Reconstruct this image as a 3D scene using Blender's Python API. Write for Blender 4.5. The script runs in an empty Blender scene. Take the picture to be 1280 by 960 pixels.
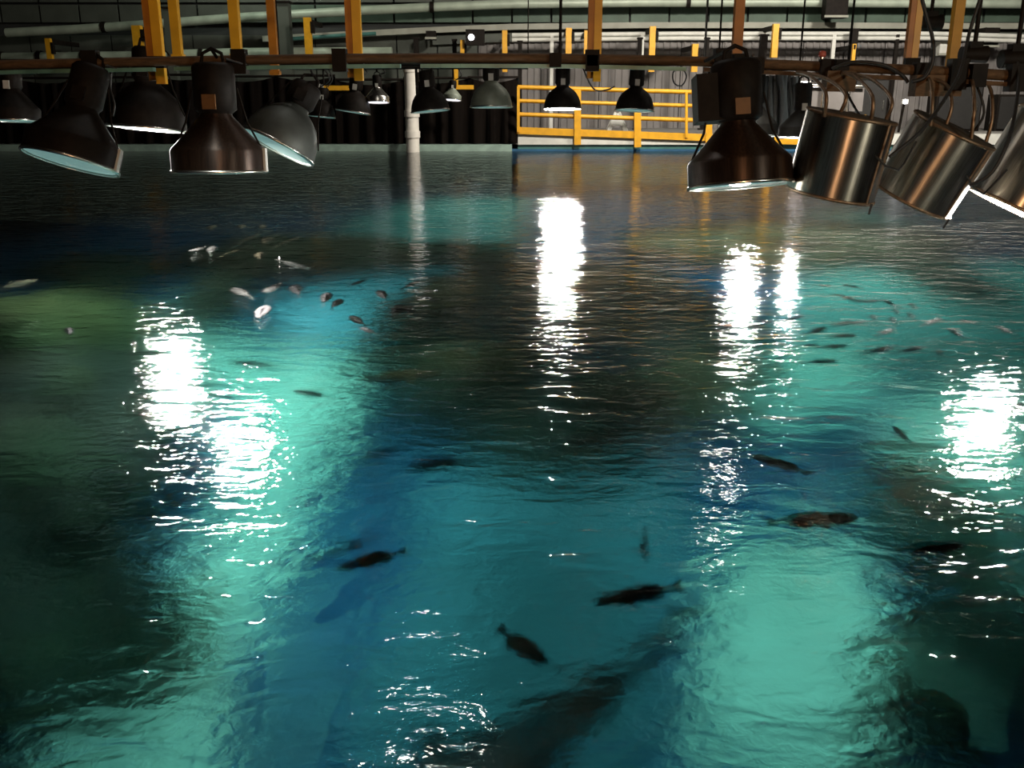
import bpy, bmesh, math, random
from mathutils import Vector, Matrix, noise
random.seed(7)
R = math.radians

# ------------------------------------------------------------------ camera, world, exposure
SC = bpy.context.scene
COL = SC.collection
EYE = Vector((0.0, 0.0, 1.3))
FPX = 1200.0
PITCH = math.atan(358.0 / FPX)
cam_d = bpy.data.cameras.new('camera')
cam_d.sensor_width = 36.0
cam_d.lens = 36.0 * FPX / 1280.0
cam_d.clip_start = 0.05
cam_d.clip_end = 200
cam = bpy.data.objects.new('camera', cam_d)
COL.objects.link(cam)
cam.location = EYE
cam.rotation_euler = (math.pi / 2 - PITCH, 0, 0)
SC.camera = cam
SC.view_settings.view_transform = 'Standard'
SC.view_settings.look = 'None'
SC.view_settings.gamma = 1.0
SC.view_settings.use_curve_mapping = False
SC.view_settings.exposure = 0.0
SC.cycles.caustics_reflective = False
SC.cycles.caustics_refractive = False
SC.cycles.max_bounces = 12
SC.cycles.transparent_max_bounces = 16

w = bpy.data.worlds.new('dark_hall')
SC.world = w
w.use_nodes = True
w.node_tree.nodes['Background'].inputs[0].default_value = (0.25, 0.4, 0.42, 1)
w.node_tree.nodes['Background'].inputs[1].default_value = 0.01

BEAM = 8500.0           # watts of the beam under each lit lamp
LENS_LIT = 1300.0      # radiance of a lit lamp lens

def light(name, kind, loc, energy, color, size=0.3, target=None, spot=None):
    d = bpy.data.lights.new(name, kind)
    d.energy = energy
    d.color = color
    if kind == 'AREA':
        d.shape = 'DISK'
        d.size = size
    else:
        d.shadow_soft_size = size
    if spot:
        d.spot_size = R(spot)
        d.spot_blend = 0.6
    o = bpy.data.objects.new(name, d)
    COL.objects.link(o)
    o.location = loc
    if target is not None:
        o.rotation_euler = (Vector(target) - Vector(loc)).to_track_quat('-Z', 'Y').to_euler()
    return o

# lights out of view, some added for brightness (the lit deck is at the back right, the left side stays dark)
light('added_deck_lamp', 'AREA', (3.2, 19.0, 6.3), 1000, (1.0, 0.92, 0.80), 1.0, (3.4, 26.0, 1.0))  # added out of view to light the far railing from the front
light('added_deck_lamp', 'AREA', (10.0, 19.0, 6.3), 1200, (1.0, 0.93, 0.82), 1.0, (9.6, 26.0, 1.0))  # added likewise, for the right part of the deck
light('added_wall_lamp', 'AREA', (-7.0, 26.6, 6.3), 110, (0.85, 0.95, 0.80), 1.0, (-7.0, 29.6, 4.4))  # added out of view to light the left wall panels
light('gallery_lamp', 'POINT', (0.5, -1.6, 2.4), 420, (1.0, 0.55, 0.28), 0.15)
light('gallery_lamp', 'POINT', (4.4, 0.8, 2.0), 260, (0.95, 0.92, 0.75), 0.15)
light('added_flood', 'SPOT', (0.7, 9.2, 6.3), 12000, (0.9, 1.0, 0.95), 0.2, (0.6, 10.0, -3), 56)  # added above the water to brighten the tank floor
light('added_flood', 'SPOT', (-1.6, 12.2, 6.3), 12000, (0.85, 1.0, 1.0), 0.2, (-1.7, 12.6, -3), 58)  # added to brighten the far bottom behind the ridge
light('ceiling_lamp', 'POINT', (-0.9, 8.7, 6.2), 160, (1.0, 0.97, 0.9), 0.25)
light('added_flood', 'SPOT', (-1.5, 3.2, 6.3), 10000, (0.9, 1.0, 0.95), 0.2, (-1.5, 3.5, -3), 48)  # added to lift the bottom left sand
light('added_flood', 'SPOT', (9.0, 11.0, 6.3), 18000, (0.9, 1.0, 0.95), 0.2, (8.0, 12.0, -3), 90)  # added to brighten the right side of the tank

# ------------------------------------------------------------------ picture geometry -> world
CP, SP = math.cos(PITCH), math.sin(PITCH)
def ray(px, py):
    a, b = (px - 640) / FPX, (480 - py) / FPX
    return Vector((a, CP + b * SP, -SP + b * CP))
def P(px, py, Y):
    d = ray(px, py)
    return EYE + d * (Y / d.y)
def S(px, py):
    d = ray(px, py)
    return EYE + d * (-EYE.z / d.z)
def refr(px, py):
    d = ray(px, py).normalized()
    n = 1 / 1.33
    c1 = -d.z
    c2 = math.sqrt(1 - n * n * (1 - c1 * c1))
    return Vector((d.x * n, d.y * n, -c2))
def U(px, py, depth):
    r = refr(px, py)
    return S(px, py) + r * (depth / -r.z)

# ------------------------------------------------------------------ materials
MATS = {}
def mat(name, col, rough=0.6, metal=0.0, var=0.0, scale=6.0, col2=None, bump=0.0, emit=None, stretch=None, trans=0.0):
    if name in MATS:
        return MATS[name]
    m = bpy.data.materials.new(name)
    m.use_nodes = True
    nt = m.node_tree
    b = nt.nodes['Principled BSDF']
    b.inputs['Roughness'].default_value = rough
    b.inputs['Metallic'].default_value = metal
    tc = nt.nodes.new('ShaderNodeTexCoord')
    mp = nt.nodes.new('ShaderNodeMapping')
    if stretch:
        mp.inputs['Scale'].default_value = stretch
    nt.links.new(tc.outputs['Object'], mp.inputs[0])
    ns = nt.nodes.new('ShaderNodeTexNoise')
    ns.inputs['Scale'].default_value = scale
    ns.inputs['Detail'].default_value = 5
    nt.links.new(mp.outputs[0], ns.inputs['Vector'])
    rp = nt.nodes.new('ShaderNodeValToRGB')
    c2 = col2 if col2 else tuple(c * (1 - var) for c in col)
    rp.color_ramp.elements[0].position = 0.35
    rp.color_ramp.elements[1].position = 0.65
    rp.color_ramp.elements[0].color = (*c2, 1)
    rp.color_ramp.elements[1].color = (*col, 1)
    nt.links.new(ns.outputs['Fac'], rp.inputs[0])
    nt.links.new(rp.outputs[0], b.inputs['Base Color'])
    if bump:
        bp = nt.nodes.new('ShaderNodeBump')
        bp.inputs['Strength'].default_value = 1.0
        bp.inputs['Distance'].default_value = bump
        nt.links.new(ns.outputs['Fac'], bp.inputs['Height'])
        nt.links.new(bp.outputs[0], b.inputs['Normal'])
    if emit:
        b.inputs['Emission Color'].default_value = (*emit[0], 1)
        b.inputs['Emission Strength'].default_value = emit[1]
    MATS[name] = m
    return m

M_dark = mat('black_enamel', (0.012, 0.009, 0.007), 0.6, 0.0, 0.4, 12)
M_brownmetal = mat('bronzed_steel', (0.040, 0.022, 0.014), 0.42, 0.6, 0.5, 8, stretch=(6, 6, 0.6))
M_steel = mat('brushed_steel', (0.42, 0.38, 0.32), 0.3, 1.0, 0.35, 7, stretch=(9, 9, 0.5))
def brushed(m, an, rot):
    nt = m.node_tree
    b = nt.nodes['Principled BSDF']
    tg = nt.nodes.new('ShaderNodeTangent')
    tg.direction_type = 'RADIAL'
    tg.axis = 'Z'
    b.inputs['Anisotropic'].default_value = an
    b.inputs['Anisotropic Rotation'].default_value = rot
    nt.links.new(tg.outputs[0], b.inputs['Tangent'])
brushed(M_steel, 0.85, 0.25)
brushed(M_brownmetal, 0.8, 0.25)
M_greyshade = mat('dull_aluminium', (0.065, 0.07, 0.062), 0.55, 0.6, 0.3, 6)
M_pale_shade = mat('pale_green_shade', (0.22, 0.25, 0.20), 0.5, 0.2, 0.2, 6)
M_lid = mat('dark_brown_lid', (0.05, 0.04, 0.028), 0.7, 0.0, 0.3, 6)
M_plate_glow = mat('amber_glow_plate', (0.16, 0.07, 0.015), 0.6, 0, 0.3, 7)  # faint amber glow on the housings, put into the plate colour
M_rim = mat('bright_rim', (0.75, 0.72, 0.66), 0.25, 1.0, 0.1, 6)
M_inner = mat('white_reflector', (0.8, 0.8, 0.76), 0.4, 0.0, 0.05, 5)
M_lens_off = mat('faint_lens', (0.50, 0.66, 0.64), 0.3, 0.0, 0.1, 5, emit=((0.45, 0.85, 0.80), 0.26))  # unlit lens; its faint teal glow is put in as emission
M_lens = mat('lit_lens', (0.9, 0.9, 0.9), 0.3, 0.0, 0.02, 5, emit=((1.0, 0.97, 0.90), LENS_LIT))
M_lens_dim = mat('dim_lens', (0.9, 0.9, 0.9), 0.3, 0.0, 0.02, 5, emit=((1.0, 0.96, 0.88), 60.0))
M_glow = mat('small_lamp', (0.9, 0.9, 0.9), 0.3, 0.0, 0.02, 5, emit=((0.95, 0.93, 1.0), 14.0))
M_glow_dim = mat('pilot_lamp', (0.9, 0.9, 0.9), 0.3, 0.0, 0.02, 5, emit=((0.95, 0.93, 1.0), 1.5))
M_cable = mat('black_cable', (0.012, 0.011, 0.010), 0.6, 0, 0.3, 10)
M_strap = mat('copper_strap', (0.28, 0.19, 0.12), 0.45, 0.7, 0.4, 14)
M_rust = mat('rusty_pipe', (0.13, 0.075, 0.035), 0.8, 0.0, 0.5, 10, stretch=(1, 6, 6))
M_teal_lit = mat('water_lit_channel', (0.22, 0.50, 0.44), 0.4, 0.0, 0.6, 3)  # water light on the rail's underside, put into a teal colour
M_yellow = mat('yellow_paint', (0.72, 0.36, 0.015), 0.45, 0, 0.18, 7)
M_orange = mat('orange_paint', (0.48, 0.17, 0.01), 0.5, 0, 0.3, 7)
M_white = mat('white_paint', (0.62, 0.62, 0.57), 0.5, 0, 0.15, 5)
M_pvc = mat('white_plastic_pipe', (0.88, 0.84, 0.76), 0.4, 0, 0.2, 3)
M_greenpipe = mat('pale_green_pipe', (0.40, 0.46, 0.37), 0.45, 0.1, 0.25, 3)
M_panel = mat('green_panel', (0.065, 0.105, 0.075), 0.6, 0.1, 0.3, 2)
M_panel2 = mat('grey_panel', (0.075, 0.085, 0.07), 0.6, 0.1, 0.25, 2)
M_wall = mat('grey_wall', (0.20, 0.185, 0.178), 0.7, 0, 0.2, 2.5)
M_wall_dark = mat('dark_wall', (0.03, 0.033, 0.032), 0.8, 0, 0.3, 2)
M_ceiling = mat('black_ceiling', (0.02, 0.022, 0.022), 0.9, 0, 0.3, 2)
M_ledge = mat('grey_ledge', (0.30, 0.30, 0.25), 0.6, 0, 0.2, 3)
M_drape = mat('black_drape', (0.005, 0.003, 0.002), 0.9, 0, 0.4, 4, stretch=(4, 4, 0.4))
M_tealrim = mat('teal_tank_edge', (0.05, 0.16, 0.14), 0.5, 0, 0.3, 5)
M_palerim = mat('pale_green_edge', (0.30, 0.42, 0.36), 0.5, 0, 0.3, 5)
M_deck = mat('deck_grating', (0.25, 0.24, 0.22), 0.7, 0, 0.3, 8)
M_concrete = mat('concrete', (0.18, 0.18, 0.17), 0.8, 0, 0.3, 4)
M_floor = mat('blue_tank_floor', (0.012, 0.065, 0.18), 0.8, 0, 0, 0.9, col2=(0.010, 0.045, 0.075))
M_tankwall = mat('blue_tank_wall', (0.02, 0.10, 0.20), 0.8, 0, 0.4, 0.8)
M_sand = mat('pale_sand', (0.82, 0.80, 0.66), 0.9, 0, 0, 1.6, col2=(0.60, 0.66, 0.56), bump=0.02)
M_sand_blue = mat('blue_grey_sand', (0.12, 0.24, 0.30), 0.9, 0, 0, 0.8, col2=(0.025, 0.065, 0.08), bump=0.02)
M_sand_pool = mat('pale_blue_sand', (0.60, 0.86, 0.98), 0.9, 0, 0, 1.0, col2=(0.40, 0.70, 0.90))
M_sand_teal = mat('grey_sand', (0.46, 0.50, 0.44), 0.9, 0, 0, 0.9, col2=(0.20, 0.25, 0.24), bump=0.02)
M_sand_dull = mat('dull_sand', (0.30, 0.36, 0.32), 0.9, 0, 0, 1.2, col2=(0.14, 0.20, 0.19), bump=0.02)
M_rock = mat('dark_reef', (0.036, 0.024, 0.010), 0.9, 0, 0, 2.6, col2=(0.010, 0.011, 0.008), bump=0.04)
M_rock_g = mat('green_reef', (0.040, 0.034, 0.010), 0.9, 0, 0, 2.2, col2=(0.010, 0.010, 0.006), bump=0.04)
M_olive = mat('olive_reef', (0.20, 0.17, 0.055), 0.9, 0, 0, 2.2, col2=(0.05, 0.05, 0.022), bump=0.04)
M_rock_b = mat('brown_reef', (0.17, 0.095, 0.045), 0.9, 0, 0, 2.4, col2=(0.05, 0.035, 0.02), bump=0.04)
M_coral_y = mat('ochre_coral', (0.09, 0.052, 0.014), 0.9, 0, 0, 6, col2=(0.03, 0.022, 0.008), bump=0.02)
M_coral_g = mat('green_coral', (0.035, 0.042, 0.012), 0.9, 0, 0, 6, col2=(0.012, 0.016, 0.006), bump=0.02)
M_fish_dark = mat('dark_fish', (0.011, 0.009, 0.006), 0.6, 0, 0.5, 9)
M_fish_grey = mat('grey_fish', (0.035, 0.03, 0.03), 0.5, 0, 0.4, 12)
M_fish_pale = mat('pale_fish', (0.95, 0.90, 0.88), 0.45, 0, 0.15, 9)
M_fish_mid = mat('silver_grey_fish', (0.42, 0.38, 0.40), 0.45, 0, 0.3, 9)
M_fish_tan = mat('tan_fish', (0.50, 0.42, 0.28), 0.5, 0, 0.3, 9)
M_fish_green = mat('olive_fish', (0.20, 0.22, 0.09), 0.5, 0, 0.3, 9)
for _m in (M_drape, M_dark, M_fish_dark): _m.node_tree.nodes['Principled BSDF'].inputs['Specular IOR Level'].default_value = 0.1
M_eye = mat('fish_eye', (0.25, 0.25, 0.22), 0.2, 0, 0.3, 9)
M_red = mat('red_plastic', (0.5, 0.12, 0.09), 0.4, 0, 0.2, 9)

def water_material():
    m = bpy.data.materials.new('aquarium_water')
    m.use_nodes = True
    nt = m.node_tree
    nt.nodes.clear()
    N, L = nt.nodes.new, nt.links.new
    out = N('ShaderNodeOutputMaterial')
    tc = N('ShaderNodeTexCoord')
    def ns(scale, detail, rough, loc, distort=0.0, sc=(1, 1, 1)):
        mp = N('ShaderNodeMapping')
        mp.inputs['Location'].default_value = loc
        mp.inputs['Scale'].default_value = sc
        L(tc.outputs['Object'], mp.inputs[0])
        n = N('ShaderNodeTexNoise')
        n.inputs['Scale'].default_value = scale
        n.inputs['Detail'].default_value = detail
        n.inputs['Roughness'].default_value = rough
        n.inputs['Distortion'].default_value = distort
        L(mp.outputs[0], n.inputs['Vector'])
        return n
    def bump(height, dist, prev=None):
        b = N('ShaderNodeBump')
        b.inputs['Strength'].default_value = 1.0
        b.inputs['Distance'].default_value = dist
        L(height.outputs['Fac'], b.inputs['Height'])
        if prev:
            L(prev.outputs[0], b.inputs['Normal'])
        return b
    b1 = bump(ns(3.2, 2.0, 0.5, (3, 1, 0), 0.3, (0.6, 1.1, 1)), 0.015)
    b2 = bump(ns(9.0, 2.0, 0.5, (0, 7, 0), 0.5, (0.6, 1.1, 1)), 0.0092, b1)
    b3 = bump(ns(30.0, 2.0, 0.5, (5, 2, 0), 0.4), 0.0022, b2)
    nrm = b3
    fr = N('ShaderNodeFresnel')
    fr.inputs['IOR'].default_value = 1.33
    L(nrm.outputs[0], fr.inputs['Normal'])
    gl = N('ShaderNodeBsdfGlossy')
    gl.inputs['Roughness'].default_value = 0.0
    L(nrm.outputs[0], gl.inputs['Normal'])
    rf = N('ShaderNodeBsdfRefraction')
    rf.inputs['IOR'].default_value = 1.33
    rf.inputs['Roughness'].default_value = 0.32
    L(nrm.outputs[0], rf.inputs['Normal'])
    tr = N('ShaderNodeBsdfTransparent')
    mx = N('ShaderNodeMixShader')
    mx.inputs[0].default_value = 0.06
    L(rf.outputs[0], mx.inputs[1])
    L(tr.outputs[0], mx.inputs[2])
    top = N('ShaderNodeMixShader')
    L(fr.outputs[0], top.inputs[0])
    L(mx.outputs[0], top.inputs[1])
    L(gl.outputs[0], top.inputs[2])
    L(top.outputs[0], out.inputs['Surface'])
    va = N('ShaderNodeVolumeAbsorption')
    va.inputs['Color'].default_value = (0.0, 0.80, 0.80, 1)
    va.inputs['Density'].default_value = 0.26
    L(va.outputs[0], out.inputs['Volume'])
    return m
M_water = water_material()

# ------------------------------------------------------------------ mesh builder
class MB:
    def __init__(self):
        self.v, self.f, self.sm = [], [], []
    def add(self, verts, faces, smooth=False, M=None):
        o = len(self.v)
        self.v += [tuple(M @ Vector(p)) if M else tuple(p) for p in verts]
        self.f += [tuple(i + o for i in f) for f in faces]
        self.sm += [smooth] * len(faces)
        return self
    def box(self, c, s, M=None):
        x, y, z = [k / 2 for k in s]
        vs = [(c[0] + i * x, c[1] + j * y, c[2] + k * z) for i in (-1, 1) for j in (-1, 1) for k in (-1, 1)]
        fs = [(0, 1, 3, 2), (4, 6, 7, 5), (0, 4, 5, 1), (2, 3, 7, 6), (0, 2, 6, 4), (1, 5, 7, 3)]
        return self.add(vs, fs, False, M)
    def bar(self, a, b, sx, sz):                       # box section between two points
        a, b = Vector(a), Vector(b)
        d = b - a
        up = Vector((0, 0, 1)) if abs(d.normalized().z) < 0.9 else Vector((0, 1, 0))
        x = d.cross(up).normalized() * sx / 2
        z = x.cross(d).normalized() * sz / 2
        vs = [p + i * x + j * z for p in (a, b) for i, j in ((-1, -1), (1, -1), (1, 1), (-1, 1))]
        fs = [(3, 2, 1, 0), (4, 5, 6, 7)] + [(i, (i + 1) % 4, (i + 1) % 4 + 4, i + 4) for i in range(4)]
        return self.add(vs, fs)
    def tube(self, pts, r, seg=8, caps=True):
        pts = [Vector(p) for p in pts]
        n = len(pts)
        rs = r if isinstance(r, (list, tuple)) else [r] * n
        vs, fs = [], []
        prev = None
        for i, p in enumerate(pts):
            t = (pts[min(i + 1, n - 1)] - pts[max(i - 1, 0)]).normalized()
            if prev is None:
                u = t.orthogonal().normalized()
            else:
                u = (prev - t * prev.dot(t)).normalized()
            prev = u
            k = t.cross(u)
            for j in range(seg):
                a = 2 * math.pi * j / seg
                vs.append(p + (u * math.cos(a) + k * math.sin(a)) * rs[i])
        for i in range(n - 1):
            for j in range(seg):
                q = (j + 1) % seg
                fs.append((i * seg + j, i * seg + q, (i + 1) * seg + q, (i + 1) * seg + j))
        self.add(vs, fs, True)
        if caps:
            self.add(vs[:seg], [tuple(range(seg - 1, -1, -1))])
            self.add(vs[-seg:], [tuple(range(seg))])
        return self
    def lathe(self, prof, seg=24, M=None, cap0=False, cap1=False, smooth=True):
        vs, fs = [], []
        for r, z in prof:
            for j in range(seg):
                a = 2 * math.pi * j / seg
                vs.append((r * math.cos(a), r * math.sin(a), z))
        for i in range(len(prof) - 1):
            for j in range(seg):
                q = (j + 1) % seg
                fs.append((i * seg + j, i * seg + q, (i + 1) * seg + q, (i + 1) * seg + j))
        if cap0:
            fs.append(tuple(range(seg - 1, -1, -1)))
        if cap1:
            fs.append(tuple(range((len(prof) - 1) * seg, len(prof) * seg)))
        return self.add(vs, fs, smooth, M)
    def mesh(self, name, m):
        me = bpy.data.meshes.new(name)
        me.from_pydata([tuple(p) for p in self.v], [], self.f)
        me.polygons.foreach_set('use_smooth', self.sm)
        me.materials.append(m)
        me.update()
        return me
    def build(self, name, m, parent=None, world=False):
        me = self.mesh(name, m)
        o = bpy.data.objects.new(name, me)
        COL.objects.link(o)
        if parent:
            o.parent = parent
            if world:                                   # verts were given in world space
                me.transform(MW[parent.name].inverted())
        MW[o.name] = MW[parent.name].copy() if parent else Matrix.Identity(4)
        return o
MW = {}
def empty(name, M):
    o = bpy.data.objects.new(name, None)
    COL.objects.link(o)
    if isinstance(M, (Vector, tuple)):
        M = Matrix.Translation(M)
    o.matrix_basis = M
    o.empty_display_size = 0.1
    MW[o.name] = M.copy()
    return o
def tag(o, label=None, cat=None, group=None, kind=None):
    if label: o['label'] = label
    if cat: o['category'] = cat
    if group: o['group'] = group
    if kind: o['kind'] = kind
    return o
def thing(name, M, label, cat, group=None):
    return tag(empty(name, M), label, cat, group)
def struct(name, mb, m, label=None):
    return tag(mb.build(name, m), label, None, None, 'structure')

# ------------------------------------------------------------------ the setting
X0, X1, YN, YF, ZB = -17.0, 17.0, 0.3, 25.0, -3.0
DECK = 0.42
wb = MB().box(((X0 + X1) / 2, (YN + YF) / 2, (ZB - 0.1) / 2 ), (X1 - X0 + 0.2, YF - YN + 0.2, -ZB + 0.1))
water = struct('water', wb, M_water, 'rippled blue green water filling the whole aquarium tank')
struct('floor', MB().box((0, (YN + YF) / 2, ZB - 0.15), (X1 - X0 + 1, YF - YN + 1, 0.2 + 0.1)), M_floor, 'blue painted bottom of the tank seen through water')
struct('wall_tank_left', MB().box((X0 - 0.2, (YN + YF) / 2, ZB / 2 + 0.1), (0.4, YF - YN + 1, -ZB + 0.3)), M_tankwall, 'left side wall of the tank')
struct('wall_tank_right', MB().box((X1 + 0.2, (YN + YF) / 2, ZB / 2 + 0.1), (0.4, YF - YN + 1, -ZB + 0.3)), M_tankwall, 'right side wall of the tank')
struct('wall_tank_front', MB().box((0, YN - 0.2, ZB / 2 + 0.1), (X1 - X0 + 0.8, 0.4, -ZB + 0.3)), M_tankwall, 'tank wall under the gallery')
struct('wall_tank_back', MB().box((0, YF + 0.25, ZB / 2), (X1 - X0 + 0.8, 0.5, -ZB + 0.1)), M_tankwall, 'far tank wall under the deck')
struct('wall_left', MB().box((-18.3, 13, 2.4), (0.3, 36, 8.4)), M_wall_dark, 'dark left wall of the hall')
struct('wall_right', MB().box((18.3, 13, 2.4), (0.3, 36, 8.4)), M_wall_dark, 'dark right wall of the hall')
struct('wall_front', MB().box((0, -4.8, 2.4), (37, 0.3, 8.4)), M_wall_dark, 'dark wall behind the gallery')
struct('ceiling', MB().box((0, 13, 6.75), (37, 36, 0.3)), M_ceiling, 'black ceiling of the hall')
struct('trim_gallery', MB().box((0, -2.3, -0.1), (36, 4.6, 0.3)), M_concrete, 'concrete gallery floor beside the tank')
struct('trim_deck', MB().box((0, 27.9, DECK - 0.14), (36, 4.7, 0.28)), M_deck, 'grey walkway deck behind the far railing')

YW = 30.0
wall = struct('wall_back', MB().box((0, YW + 0.2, 2.4), (36, 0.3, 8.4)), M_wall_dark, 'rear wall of the hall with panels and grey ribbed sheeting')
def xat(px, Y): return P(px, 122, Y).x
def zat(py, Y): return P(640, py, Y).z
# ribbed sheeting
zlo, zhi = DECK, zat(44, YW)
xs = [xat(640, YW) + 0.0]
i = 0
x = -1.0
while x < 17.8:
    sheet = MB().box((x + 0.6, YW, (zlo + zhi) / 2), (1.17, 0.06, zhi - zlo))
    for k in range(6):
        sheet.box((x + 0.1 + k * 0.2, YW - 0.045, (zlo + zhi) / 2), (0.06, 0.05, zhi - zlo))
    sheet.build('sheet', M_wall, wall)
    x += 1.2
x = -17.8
while x < -1.1:
    MB().box((x + 0.6, YW, (zlo + zhi) / 2), (1.16, 0.06, zhi - zlo)).build('sheet', M_panel2, wall)
    x += 1.2
# panel rows over it
for row, (pa, pb, mm) in enumerate(((29, 5, M_panel), (4, -40, M_panel2))):
    za, zb = zat(pa, YW - 0.1), zat(pb, YW - 0.1)
    k = 0
    px = -80
    while px < 1380:
        xa, xb = xat(px, YW - 0.1), xat(px + 48, YW - 0.1)
        m2 = M_panel2 if px < 330 else mm
        MB().box(((xa + xb) / 2, YW - 0.08 + 0.012 * ((k * 7) % 3), (za + zb) / 2), (xb - xa - 0.06, 0.10, zb - za - 0.05)).build('panel', m2, wall)
        px += 48
        k += 1
# ledge between sheets and panels
lp = [P(a, b, YW - 0.3) for a, b in ((330, 49), (440, 43), (540, 38), (640, 34), (800, 32), (1000, 32), (1170, 33), (1330, 33))]
t = thing('ledge_beam', lp[0], 'long pale grey ledge beam under the green wall panels', 'beam')
for a, b in zip(lp[:-1], lp[1:]):
    MB().bar(a, b, 0.4, 0.16).build('segment', M_ledge, t, True)
lq = [p + Vector((0, 0.12, -0.26)) for p in lp[2:]]
mb = MB()
for a, b in zip(lq[:-1], lq[1:]): mb.bar(a, b, 0.1, 0.26)
mb.build('web', M_panel2, t, True)
# big pipes
def pipe(name, pts, rpx, m, label, Y, bands=()):
    q = [P(a, b, Y) for a, b in pts]
    t = thing(name, q[0], label, 'pipe')
    run = MB().tube(q, rpx * Y / FPX, 12).build('pipe_run', m, t, True)
    for a, b in bands:
        c = P(a, b, Y)
        MB().tube([c - Vector((0.06, 0, 0)), c + Vector((0.06, 0, 0))], rpx * Y / FPX * 1.22, 12).build('clamp', M_dark, run, True)
    return t
pipe('overhead_pipe', ((8, 41), (90, 37), (180, 31), (300, 22), (440, 14), (540, 9), (640, 5), (800, 3), (1000, 3), (1300, 5)), 5.2, M_greenpipe,
     'long pale green pipe arching across the top of the hall', 29.3, ((130, 34), (540, 9), (860, 3)))
pipe('wall_pipe', ((-60, 74), (0, 73), (165, 71), (300, 67), (415, 66), (490, 66)), 6.5, M_greenpipe,
     'pale pipe low on the dark left wall behind the lamp rail', 29.2, ((2, 73), (50, 72), (68, 72), (105, 72), (252, 69)))
pipe('thin_conduit', ((345, 50), (430, 44), (470, 42)), 2.2, M_tealrim, 'short thin teal conduit left of the ledge beam', 29.0)
# white rear rail
t = thing('rear_handrail', P(1043, 72, 28.8), 'white double handrail along the grey ribbed wall', 'handrail')
for dy in (0, 6):
    MB().tube([P(640, 44 + dy, 28.8), P(850, 42 + dy, 28.8), P(1170, 42 + dy, 28.8), P(1300, 46 + dy, 28.8)], 0.06, 8).build('rail', M_white, t, True)
for px in (690, 803, 1043, 1122):
    MB().bar(P(px, 42, 28.8), Vector((P(px, 42, 28.8).x, 28.8, DECK)), 0.1, 0.1).build('post', M_white if px != 1122 else M_dark, t, True)

# far tank edge
YR0, YR1 = 25.2, 24.6
struct('trim_tank_edge', MB().box((-8.7, YF + 0.12, 0.08), (17.4, 0.36, 0.16)), M_palerim, 'pale green rim of the tank along the black curtains')
Yf = 25.0
struct('trim_fascia', MB().box((8.8, Yf + 0.1, 0.02), (17.3, 0.1, 0.28)), M_tealrim, 'teal rim of the tank under the white deck edge')
struct('trim_deck_edge', MB().box((8.8, Yf + 0.06, 0.29), (17.3, 0.14, 0.26)), M_white, 'white edge of the deck below the yellow railing')

# ------------------------------------------------------------------ yellow guard railing
t = thing('guard_railing', (P(645, 165, Yf).x, Yf, DECK), 'yellow guard railing with wide posts along the far deck edge', 'railing')
rail_rows = ((109, 115, 2.6), (126, 132, 2.3), (143, 150, 2.6))
for ya, yb, th in rail_rows:
    MB().tube([P(647, ya, Yf), P(860, yb, Yf), P(1010, yb + 5, Yf)], th * Yf / FPX, 8).build('rail', M_yellow, t, True)
MB().bar(P(646, 163, Yf - 0.05), P(885, 172, Yf - 0.05), 0.06, 0.17).build('toe_board', M_yellow, t, True)
MB().bar(P(885, 172, Yf - 0.05), P(1010, 177, Yf - 0.05), 0.06, 0.17).build('toe_board', M_yellow, t, True)
for px, w_, ya, yb in ((648, 0.07, 108, 165), (722, 0.17, 112, 181), (797, 0.17, 113, 184), (858, 0.06, 115, 172), (886, 0.16, 116, 189), (962, 0.16, 118, 190)):
    MB().bar(P(px, ya, Yf - 0.1), P(px, yb, Yf - 0.1), w_, 0.06).build('post', M_yellow, t, True)
# white folding floor sign
c = P(771, 164, 26.2)
t = thing('floor_sign', (c.x, c.y, DECK), 'small white folding floor sign standing behind the yellow railing', 'sign')
zt = P(771, 141, 26.2).z
for s in (-1, 1):
    mb = MB()
    for k in (-1, 1):
        mb.bar((c.x + k * 0.24, c.y + s * 0.12, DECK), (c.x + k * 0.03, c.y, zt), 0.03, 0.12)
    mb.bar((c.x - 0.14, c.y + s * 0.07, DECK + 0.26), (c.x + 0.14, c.y + s * 0.07, DECK + 0.26), 0.03, 0.2)
    mb.build('leaf', M_white, t, True)

# ------------------------------------------------------------------ black curtains on the left
def curtain(pa, pb, ptop, seed, label):
    Y = 25.35
    xa, xb = xat(pa, Y), xat(pb, Y)
    zt, zb = zat(ptop, Y), 0.17
    t = thing('curtain', ((xa + xb) / 2, Y, zb), label, 'curtain', 'black curtains along the far tank edge')
    n = max(16, int((xb - xa) / 0.06))
    vs, fs = [], []
    rnd = random.Random(seed)
    ph = rnd.random() * 6
    rows = 7
    for side in (0, 1):
        for i in range(n + 1):
            u = i / n
            for k in range(rows):
                v = k / (rows - 1)
                amp = 0.05 + 0.08 * (1 - v)
                yy = Y + amp * math.sin(ph + u * (xb - xa) * 16 + 0.8 * math.sin(u * 9 + seed)) + 0.04 * math.sin(u * 40) + side * 0.02
                vs.append((xa + (xb - xa) * u, yy, zb + (zt - zb) * v - (0.12 * math.sin(u * 3.1) if k == rows - 1 else 0)))
    o = (n + 1) * rows
    for i in range(n):
        for k in range(rows - 1):
            a = i * rows + k
            fs.append((a, a + rows, a + rows + 1, a + 1))
            fs.append((o + a, o + a + 1, o + a + rows + 1, o + a + rows))
    MB().add(vs, fs, True).build('drape', M_drape, t, True)
    mb = MB()
    mb.tube([(xa, Y, zt + 0.01), (xb, Y, zt + 0.01)], 0.03, 8)
    mb.build('curtain_rod', M_dark, t, True)
cuts = [-70, 18, 105, 190, 268, 345, 420, 505, 585, 648]
ctop = [100, 98, 97, 94, 96, 95, 100, 98, 97]
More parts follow.
